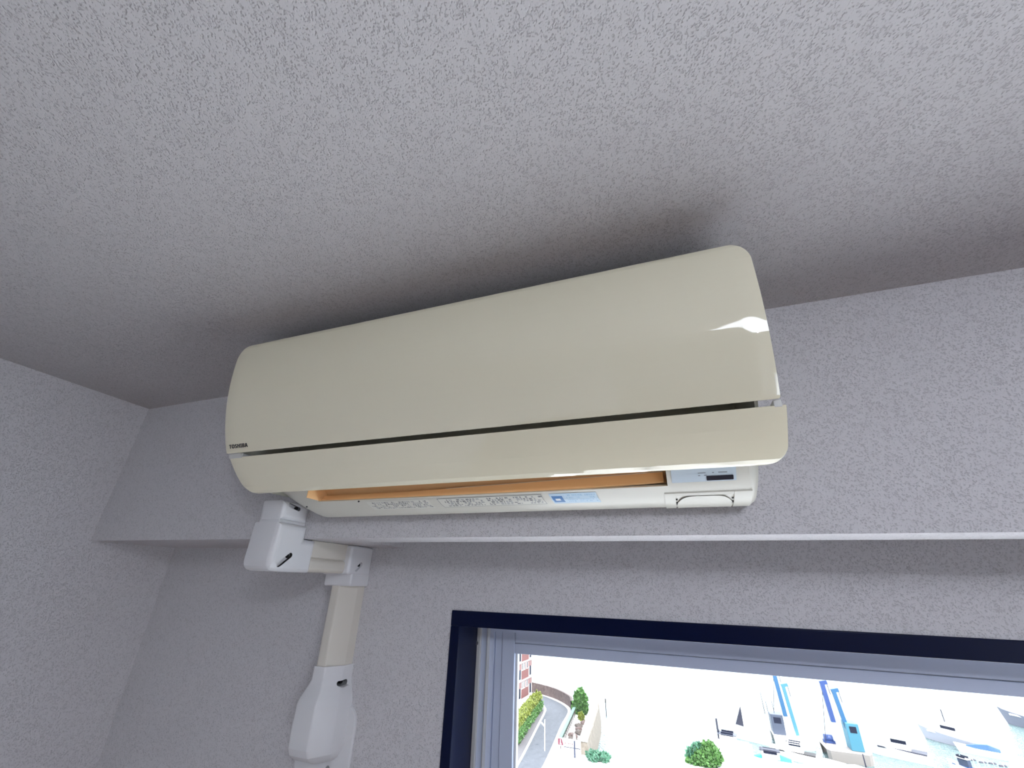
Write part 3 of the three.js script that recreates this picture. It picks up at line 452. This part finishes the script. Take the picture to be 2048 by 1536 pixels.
{ // mint guard rail
  const f = thing('guard_fence', 'mint green guard fence along the right side of the road', 'fence', [-19.2, G, -84]);
  const a = [1.2, 0, 9.5], b = [-0.6, 0, -8.4]; const at = (t, y, dx = 0) => [a[0] + (b[0] - a[0]) * t + dx, y, a[2] + (b[2] - a[2]) * t];
  part('top_rail', beamBox(at(0, 1.25), at(1, 1.25), 0.55, 0.12), mintM, f); part('mid_rail', beamBox(at(0, 0.65), at(1, 0.65), 0.08, 0.25), mintM, f);
  for (let i = 0; i <= 14; i++) part('post', beamBox(at(i / 14, 0, 0.1), at(i / 14, 1.2, 0.1), 0.11, 0.11), woodM, f);
}
{ const s = thing('shrub', 'bushy green shrub on the shore beside the curved stone wall', 'shrub', [-19.0, G, -93.9]);
  part('foliage', leaves([[0, 1.6, 0, 0.9, 1.4], [-0.7, 1.0, 0.1, 0.65, 1.0], [0.7, 1.1, 0.1, 0.7, 1.1], [0.2, 2.8, 0, 0.6, 1.1], [0.8, 2.2, 0, 0.5, 0.9], [-0.6, 2.3, 0, 0.5, 1.0]], 2400, 0.45, 12), leafM, s); part('stem', merge(bar([0, 0, 0], [0, 2.5, 0], 0.12, 0.05), bar([0, 0.3, 0], [0.7, 2, 0.1], 0.08, 0.03), bar([0, 0.3, 0], [-0.6, 1.8, 0.1], 0.08, 0.03)), woodM, s); }
{ const s = thing('shrub', 'low yellow-green shrub on the rocks below the bushy green one', 'shrub', [-18.3, G, -90.6]);
  part('foliage', leaves([[0, 0.4, 0, 0.35, 0.5], [0.35, 0.3, 0.5, 0.3, 0.4]], 500, 0.35, 13), leafLimeM, s); part('stem', bar([0, 0, 0], [0.1, 0.5, 0], 0.05), woodM, s); }
{ const s = thing('shrub', 'flat green shrub at the foot of the pale sea wall', 'shrub', [-12.7, G, -72.2]);
  part('foliage', leaves([[0, 0.35, 0, 1.0, 0.5], [1.2, 0.25, -0.3, 0.9, 0.4]], 900, 0.35, 14), leafBlueM, s); part('stem', bar([0, 0, 0], [0, 0.5, 0], 0.05), woodM, s); }
{ const R = rng(55), where = ['nearest the sign', 'second from the sign', 'third from the sign', 'fourth from the sign', 'fifth from the sign', 'sixth from the sign', 'farthest from the sign, below the shrubs'];
  where.forEach((w, i) => { const g = new THREE.IcosahedronGeometry(0.42 + 0.2 * R(), 1), p = g.attributes.position; for (let k = 0; k < p.count; k++) { const s = 1 + 0.28 * Math.sin(7 * p.getX(k) + 5 * p.getY(k) + 9 * p.getZ(k) + i); p.setXYZ(k, p.getX(k) * s * 1.3, p.getY(k) * s * 0.7, p.getZ(k) * s); } const q = fromTris(Array.from(g.attributes.position.array), 0.3);
    single('rock', q, i % 2 ? tanM : wallStoneM, 'grey brown shore rock, ' + w, 'rock', [-16.5 - 0.35 * (i % 3) - 0.1 * i, G + 0.2, -76.5 - 1.9 * i], 'rocks between the fence and the sea wall'); }); }
{ const g = thing('breakwater', 'pale beige sea wall running out along the water', 'wall', [-15.2, G, -86]);
  const prof = (x, z) => [[x - 0.55, -0.05, z], [x - 0.55, 1.5, z], [x + 0.35, 1.5, z], [x + 0.7, -1.9, z]]; part('wall_body', loft([prof(1.0, 12.5), prof(0.5, 5), prof(-0.5, -6), prof(-1.6, -12.8)], 0.3), beigeM, g); part('coping', loft([[0.85, 12.6], [-1.75, -12.9]].map(([x, z]) => [[x - 0.6, 1.5, z], [x - 0.6, 1.66, z], [x + 0.55, 1.66, z], [x + 0.55, 1.5, z]]), 0.3), whiteM, g); }
{ // sign at the quay
  const s = thing('sign_board', 'white sign with a red square standing at the end of the road', 'sign', [-16.2, G, -72.35]);
  part('board', rbox(-1.7, 1.65, 0.95, 1.85, -0.05, 0.05, 0.02), whiteM, s); part('red_block', new THREE.ExtrudeGeometry(shape2([[-1.55, 1.05], [-0.75, 1.05], [-1.0, 1.75], [-1.55, 1.75]]), { depth: 0.02, bevelEnabled: false }).translate(0, 0, 0.05), redM, s); part('emblem', new THREE.ExtrudeGeometry(shape2([[-1.32, 1.15], [-1.02, 1.15], [-1.12, 1.3], [-1.16, 1.66], [-1.24, 1.66], [-1.24, 1.3]]), { depth: 0.02, bevelEnabled: false }).translate(0, 0, 0.06), whiteM, s);
  for (let i = 0; i < 5; i++) part('print_mark', box(-0.55 + 0.24 * i, -0.42 + 0.24 * i, 1.24 + 0.02 * (i % 2), 1.4, 0.05, 0.06), redM, s); part('lower_edge', box(-0.7, 1.6, 0.86, 0.95, -0.05, 0.06), slateM, s);
  for (const x of [-1.4, 1.4]) part('post', bar([x, 0, 0], [x, 0.95, 0], 0.06), whiteM, s); }
{ const p = thing('street_lamp', 'thin white street lamp standing in the harbour road', 'street lamp', [-19.8, G, -72.6]); part('pole', bar([0, 0, 0], [0.05, 3.6, 0], 0.07, 0.05), whiteM, p); part('arm', bar([0.05, 2.75, 0], [-0.5, 3.2, 0], 0.08, 0.1), whiteM, p); }
{ const p = thing('mooring_pole', 'dark blue pole in front of the white sign', 'pole', [-15.3, G, -71.9]); part('pole', bar([0, 0, 0], [0, 1.9, 0], 0.11, 0.11), navyPoleM, p); part('cap', bar([0, 1.9, 0], [0.05, 2.6, 0], 0.2, 0.12), whiteM, p); }
{ const p = thing('channel_marker', 'slim dark stake standing alone in the water', 'stake', [-15.9, SEA, -103.8]); part('stake', bar([0, -0.5, 0], [0, 2.9, 0], 0.09, 0.07), slateM, p); part('band', bar([0, 2.2, 0], [0, 2.9, 0], 0.11, 0.11), steelM, p); }
{ const t = thing('quay_tree', 'leafy green tree at the quay edge in front of the moored boats', 'tree', [1.3, G, -77.5]);
  part('trunk', bar([0, 0, 0], [0.1, 1.2, 0], 0.2, 0.12), woodM, t); part('crown', leaves([[0.2, 0.6, 0, 1.7, 1.2], [1.2, 0.9, 0.2, 1.1, 1.0], [-1.1, 0.0, 0.3, 1.1, 0.9], [0.9, 1.7, 0, 0.8, 0.6]], 3600, 0.42, 22), leafM, t); part('outer_leaves', leaves([[-1.3, 0.5, 0.2, 0.8, 0.9], [-0.4, 1.5, 0, 0.8, 0.5]], 700, 0.42, 23), leafBlueM, t); }
// boats
function hull(len, beam, h) { const st = []; for (let i = 0; i <= 10; i++) { const t = i / 10, w = beam / 2 * Math.pow(Math.sin(Math.PI * Math.min(0.5, 0.12 + (1 - t) * 0.62)), 0.8) * (t > 0.9 ? 0.45 : 1), x = -len / 2 + len * t, sh = h * (0.8 + 0.45 * t * t); st.push([[x, sh, -w], [x, sh, w], [x + (t > 0.7 ? -0.25 * len * (t - 0.7) : 0), -0.3, w * 0.6], [x + (t > 0.7 ? -0.25 * len * (t - 0.7) : 0), -0.3, -w * 0.6]]); } return loft(st, 0.4); }
function boat(label, pos, turn, len, opt = {}) {
  const b = thing('fishing_boat', label, 'boat', [pos[0], SEA, pos[1]], turn), w = opt.beam ?? len * 0.3, h = opt.h ?? 1;
  part('hull', hull(len, w, h), opt.hullM ?? whiteM, b); part('deck_rim', box(-len * 0.45, len * 0.3, h * 0.82, h * 0.95, -w * 0.42, w * 0.42), opt.rimM ?? whiteM, b);
  if (opt.cabin !== false) { const c = part('cabin', rbox(-len * 0.22, len * 0.1, h * 0.9, h * 0.9 + (opt.ch ?? 1.5), -w * 0.3, w * 0.3, 0.06), opt.cabinM ?? whiteM, b); part('cabin_window', rbox(len * 0.1 - 0.02, len * 0.1 + 0.03, h * 0.9 + 0.8, h * 0.9 + 1.25, -w * 0.25, w * 0.25, 0.01), winDarkM, c); for (const s of [-1, 1]) part('cabin_window', box(-len * 0.18, len * 0.06, h * 0.9 + 0.8, h * 0.9 + 1.25, s * w * 0.3 - 0.02, s * w * 0.3 + 0.02), winDarkM, c); part('cabin_roof', rbox(-len * 0.24, len * 0.13, h * 0.9 + (opt.ch ?? 1.5), h * 0.9 + (opt.ch ?? 1.5) + 0.1, -w * 0.34, w * 0.34, 0.03), opt.roofM ?? whiteM, c); }
  if (opt.mast) part('mast', bar([opt.mx ?? 0, h, 0], [(opt.mx ?? 0) + (opt.lean ?? 0), h + opt.mast, 0], opt.mr ?? 0.1, opt.mr2 ?? 0.07), opt.mastM ?? slateM, b);
  if (opt.cover) part('cover', loft([[-len * 0.42, 0.5], [-len * 0.2, 1], [0, 0.8], [len * 0.25, 0.3]].map(([x, k]) => [[x, h * 0.9, -w * 0.38], [x, h * 0.9 + 0.75 * k, -w * 0.15], [x, h * 0.9 + 0.75 * k, w * 0.15], [x, h * 0.9, w * 0.38]]), 0.4), opt.cover, b);
  return b;
}
boat('white boat with a short dark funnel moored right of the tree', [5.0, -92.0], 3.0, 7.5, { h: 1.6, ch: 0.9, mast: 2.6, mx: 0.9, mr: 0.16, mr2: 0.14, roofM: mat({ color: lin(0.06, 0.066, 0.09), roughness: 0.6 }) });
{ const b = boat('boat with a dark slate sail between the tree and the blue cranes', [9.0, -100.5], 2.7, 7, { h: 1.2, cabin: false, mast: 3.6, mx: 0.2, mastM: whiteM }); part('sail', new THREE.ExtrudeGeometry(shape2([[0.3, 1.8], [1.6, 1.9], [0.35, 4.6]]), { depth: 0.12, bevelEnabled: true, bevelSize: 0.03, bevelThickness: 0.04, bevelSegments: 2 }).translate(0, 0, -0.06), slateM, b); }
boat('white boat with a teal deck cover tied up nearest the quay', [10.2, -86.6], 3.05, 7.2, { h: 1.3, ch: 1.1, cover: tealM, roofM: slateM });
boat('white boat in front of the first blue crane with a dark lying mast', [14.6, -92.8], 2.9, 6.5, { h: 1.2, ch: 1.0, roofM: whiteM, rimM: steelM });
boat('brown-railed white boat at the bottom edge below the second blue crane', [20.8, -89.0], 2.95, 6.5, { h: 1.2, cabin: false, rimM: tanM, mast: 1.6, mx: -2 });
boat('white boat with a long grey side right of the second blue crane', [30.8, -101.4], 2.75, 8, { h: 1.4, ch: 1.3, cabinM: whiteM, rimM: slateM });
boat('white boat with a thin dark mast, farther out on the right', [43.0, -114.5], 2.3, 9, { h: 1.6, ch: 1.6, mast: 3.4, mx: 0, mr: 0.1, hullM: mat({ color: lin(0.30, 0.30, 0.34), roughness: 0.5 }) });
boat('small boat under a bright blue tarpaulin cover', [44.6, -109.5], 2.75, 6, { h: 0.9, cabin: false, cover: tarpM });
boat('grey boat cut by the right edge of the picture', [65.5, -134], 2.2, 12, { h: 2.2, ch: 2, hullM: mat({ color: lin(0.14, 0.145, 0.18), roughness: 0.5 }) });
boat('small blue-decked boat at the bottom right edge', [37.6, -98.2], 2.2, 4, { h: 0.9, ch: 0.9, cabinM: mat({ color: lin(0.02, 0.03, 0.06), roughness: 0.5 }), rimM: tarpM });
// crane barges
function crane(label, pos, turn, booms, m2, opt) {
  const c = thing('crane_barge', label, 'crane', [pos[0], SEA, pos[1]], turn);
  part('barge', loft([[-3.0, 0.75], [-2.6, 1], [2.4, 1], [3.0, 0.7]].map(([x, k]) => [[x, 1.4, -2.6 * k], [x, 1.4, 2.6 * k], [x * 0.96, -0.3, 2.2 * k], [x * 0.96, -0.3, -2.2 * k]]), 0.4), opt.hullM, c);
  booms.forEach(([a, b, w, m]) => { const k = part('boom', beamBox(a, b, w, w), m, c); part('boom_head', beamBox([b[0] - 0.3, b[1] - 0.15, b[2]], [b[0] + 0.75, b[1] + 0.1, b[2]], w * 0.9, w * 0.9), m, k); part('hook_line', bar([b[0] + 0.7, b[1], b[2]], [b[0] + 0.85, b[1] - 1.6, b[2]], 0.05), slateM, k); });
  const h = part('machine_house', rbox(...opt.house, 0.08), opt.houseM, c); part('house_window', rbox(opt.house[1] - 0.05, opt.house[1] + 0.04, opt.house[3] - 1.2, opt.house[3] - 0.4, opt.house[4] + 0.3, opt.house[5] - 0.3, 0.02), winDarkM, h); part('house_window', box(opt.house[0] + 0.4, opt.house[1] - 0.4, opt.house[3] - 1.2, opt.house[3] - 0.4, opt.house[5] - 0.03, opt.house[5] + 0.04), winDarkM, h);
  part('winch', merge(bar([-2.2, 2.0, -1.9], [-1.0, 2.0, -1.9], 0.5), box(-2.4, -0.8, 1.4, 1.8, -2.3, -1.5)), opt.winchM, c);
  part('stay', bar([booms[0][1][0], booms[0][1][1], booms[0][1][2]], [-2.5, 1.6, 0], 0.04), slateM, c);
  return c;
}
crane('first crane barge, with two slim booms in dark and light blue', [16.0, -101.0], 0, [[[-0.3, 3.9, 0], [-0.75, 10.4, 0], 0.6, craneBlueM], [[0.9, 1.5, 0.4], [0.25, 8.5, 0.4], 0.5, craneCyanM]], null, { hullM: whiteM, house: [-2.8, -0.9, 1.4, 4.2, -1.2, 1.2], houseM: mat({ color: lin(0.036, 0.045, 0.07), roughness: 0.5 }), winchM: slateM });
crane('second crane barge, with a blue machine house at the foot of its booms', [22.6, -97.0], 0, [[[-0.7, 4.6, 0], [-1.0, 9.9, 0], 0.62, craneDeepM], [[1.1, 2.0, 0.4], [0.3, 9.0, 0.4], 0.55, craneBlueM]], null, { hullM: mat({ color: lin(0.22, 0.195, 0.18), roughness: 0.7 }), house: [0.6, 2.3, 1.4, 4.9, -1.1, 1.3], houseM: craneCyanM, winchM: craneDeepM });
[['thin dark mast left of the first crane', 14.6, -16.9, -119.2], ['thin dark mast with a crosspiece, second left of the first crane', 15.2, -18.2, -118.6], ['short thin mast close beside the first crane', 16.5, -18.3, -119.9]].forEach(([l, x, y, z]) => { const m = thing('marker_mast', l, 'mast', [x, SEA, z]); part('float', new THREE.SphereGeometry(0.4, 12, 8), whiteM, m); part('staff', bar([0, 0, 0], [-0.15, y - SEA, 0], 0.07, 0.05), slateM, m); });
[[41.6, -105.5, 'leftmost of the slate floats at the right edge'], [42.6, -104.8, 'second of the slate floats at the right edge'], [43.8, -104.9, 'third of the slate floats at the right edge'], [44.7, -104.2, 'rightmost of the slate floats at the right edge']].forEach(([x, z, l]) => { const f = thing('mooring_float', l, 'float', [x, SEA, z], 0.25, 'row of mooring floats'); part('float_body', new THREE.CapsuleGeometry(0.2, 0.7, 4, 10).rotateZ(Math.PI / 2), slateM, f); part('strap', new THREE.TorusGeometry(0.21, 0.03, 6, 14).rotateY(Math.PI / 2), whiteM, f); });

renderer.render(scene, camera);
